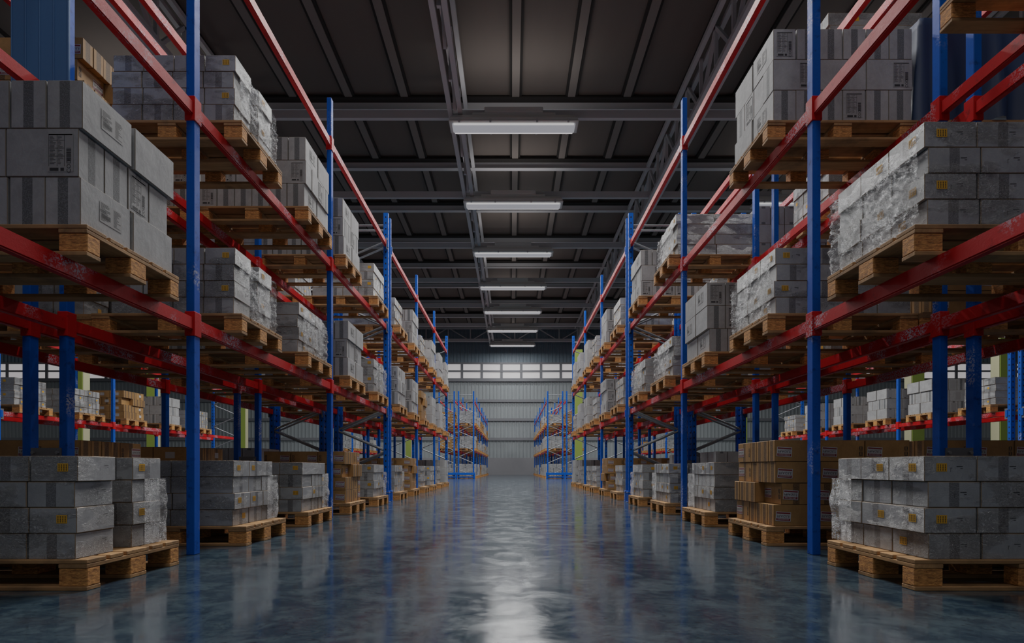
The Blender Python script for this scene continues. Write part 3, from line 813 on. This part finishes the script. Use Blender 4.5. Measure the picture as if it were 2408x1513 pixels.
for k in light:
    xf, y, z0, z1 = TOPS[k]; sg = k[1]; cd = J[k][1]
    # a billowing flap at the far aisle corner only
    yl = {'A': .70, 'B': .757, 'C': .735, 'D': .79}[cd]; vs = []; fs = []; n = 13; rows = 16
    for r in range(rows + 1):
        f = r / rows; z = z0 + (z1 - z0) * (.02 + .74 * f)
        for c in range(n):
            t_ = c / (n - 1)
            q = Vector((c * .5 + k[3], f * 4.2, k[2] + sg))
            g = .012 + .075 * abs(noise.noise(q)) * math.sin(PI * min(1, t_ * 1.1)) * (.4 + .6 * math.sin(PI * f))
            if t_ < .62: aa, bb = .07 - .034 - g * .5, yl - .20 + .22 * t_ / .62
            else: aa, bb = .036 + .28 * (t_ - .62) / .38, yl + .025 + g * 1.4
            vs.append((sg * (xf + aa + (.04 if cd == 'B' else 0)), y + bb, z))
    for r in range(rows):
        for c in range(n - 1): fs.append((r * n + c, r * n + c + 1, (r + 1) * n + c + 1, (r + 1) * n + c))
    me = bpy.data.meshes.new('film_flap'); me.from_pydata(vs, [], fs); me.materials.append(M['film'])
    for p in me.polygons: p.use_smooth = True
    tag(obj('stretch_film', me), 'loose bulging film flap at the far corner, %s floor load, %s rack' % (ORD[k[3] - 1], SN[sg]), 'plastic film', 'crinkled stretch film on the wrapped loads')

# navy tarpaulin hanging over a load high on the rear rack
def tarp(x0, x1, y0, z0, z1):
    b = MB(); n = 60; rows = 14; per = [(x0, y0 + .75), (x0, y0), (x1, y0)]
    L0 = .75; L1 = x1 - x0; base = []
    for k in range(n + 1):
        d = (L0 + L1) * k / n
        if d < L0: base.append((x0, y0 + .75 - d, -1, 0))
        else: base.append((x0 + d - L0, y0, 0, -1))
    vs = []
    for r in range(rows + 1):
        f = r / rows
        for k, (x, y, nx, ny) in enumerate(base):
            g = (.012 + .05 * f) * (noise.noise(Vector((k * .33, f * 1.3, 4.2))) + .5) + .02 * math.sin(k * .9) * f
            vs.append((x + nx * g, y + ny * g, z1 - (z1 - z0) * f))
    top = len(vs); vs += [(x0 + .3, y0 + .4, z1 + .04)]
    m = n + 1; fs = [(r * m + k, r * m + k + 1, (r + 1) * m + k + 1, (r + 1) * m + k) for r in range(rows) for k in range(n)]
    fs += [(top, k + 1, k) for k in range(n)]
    me = bpy.data.meshes.new('tarpaulin'); me.from_pydata(vs, [], fs); me.materials.append(M['tarp'])
    for p in me.polygons: p.use_smooth = True
    return obj('tarpaulin', me)
pallet(FR[2][1] , 4.52, ZB[2], 'wooden pallet carrying the navy tarpaulin load, upper right-side rear rack', 1)
tag(tarp(FR[2][1] + .03, FR[2][1] + 1.15, 4.56, ZB[2] + PH + .003, ZB[2] + PH + .84), 'dark navy tarpaulin hanging in folds over a load, upper right-side rear rack', 'tarpaulin')

# blue sheet hung between the rear uprights, upper corner of the view
b = MB(); b.box(-5.72 * H, -5.06 * H, 4.030, 4.042, 5.27 * H, 7.5 * H, M['bluesheet'])
for k in range(5): b.box(-5.72 * H + k * .1, -5.72 * H + k * .1 +   .008, 4.024, 4.030, 5.27 * H, 7.5 * H, M['bluesheet'])
tag(obj('blue_panel', b.mesh('blue_panel', .002)), 'dark blue sheet panel fixed between the rear uprights above white cartons', 'panel')

# ------------------------------------------------------------------ world, camera, colour
sc = bpy.context.scene
w = bpy.data.worlds.new('hall_air'); sc.world = w; w.use_nodes = True
bg = w.node_tree.nodes['Background']; bg.inputs[0].default_value = (.94, .97, 1.0, 1); bg.inputs[1].default_value = .11
cd = bpy.data.cameras.new('camera'); cam = bpy.data.objects.new('camera', cd); C.objects.link(cam)
cam.location = (0, 0, H); cam.rotation_euler = (PI / 2, 0, 0)
cd.sensor_width = 36; cd.sensor_fit = 'HORIZONTAL'; cd.lens = 36 * F / 2408; cd.shift_y = (1102 - 756.5) / 2408; cd.shift_x = 1 / 2408
cd.clip_start = .05; cd.clip_end = 300
sc.camera = cam
sc.view_settings.view_transform = 'Standard'; sc.view_settings.look = 'None'; sc.view_settings.exposure = 0
sc.view_settings.use_curve_mapping = True
cm = sc.view_settings.curve_mapping; cm.extend = 'HORIZONTAL'
cc = cm.curves[3]
for x, y in ((.25, .25), (.5, .42)): cc.points.new(x, y)
cc.points[-1].location = (1, .55)
cm.update()
sc.cycles.max_bounces = 5; sc.cycles.diffuse_bounces = 2; sc.cycles.glossy_bounces = 3; sc.cycles.transparent_max_bounces = 6; sc.cycles.transmission_bounces = 2
sc.cycles.sample_clamp_indirect = 3; sc.cycles.sample_clamp_direct = 8; sc.cycles.caustics_reflective = False; sc.cycles.caustics_refractive = False
print('pallets', n_pal, 'quota left', QUOTA)
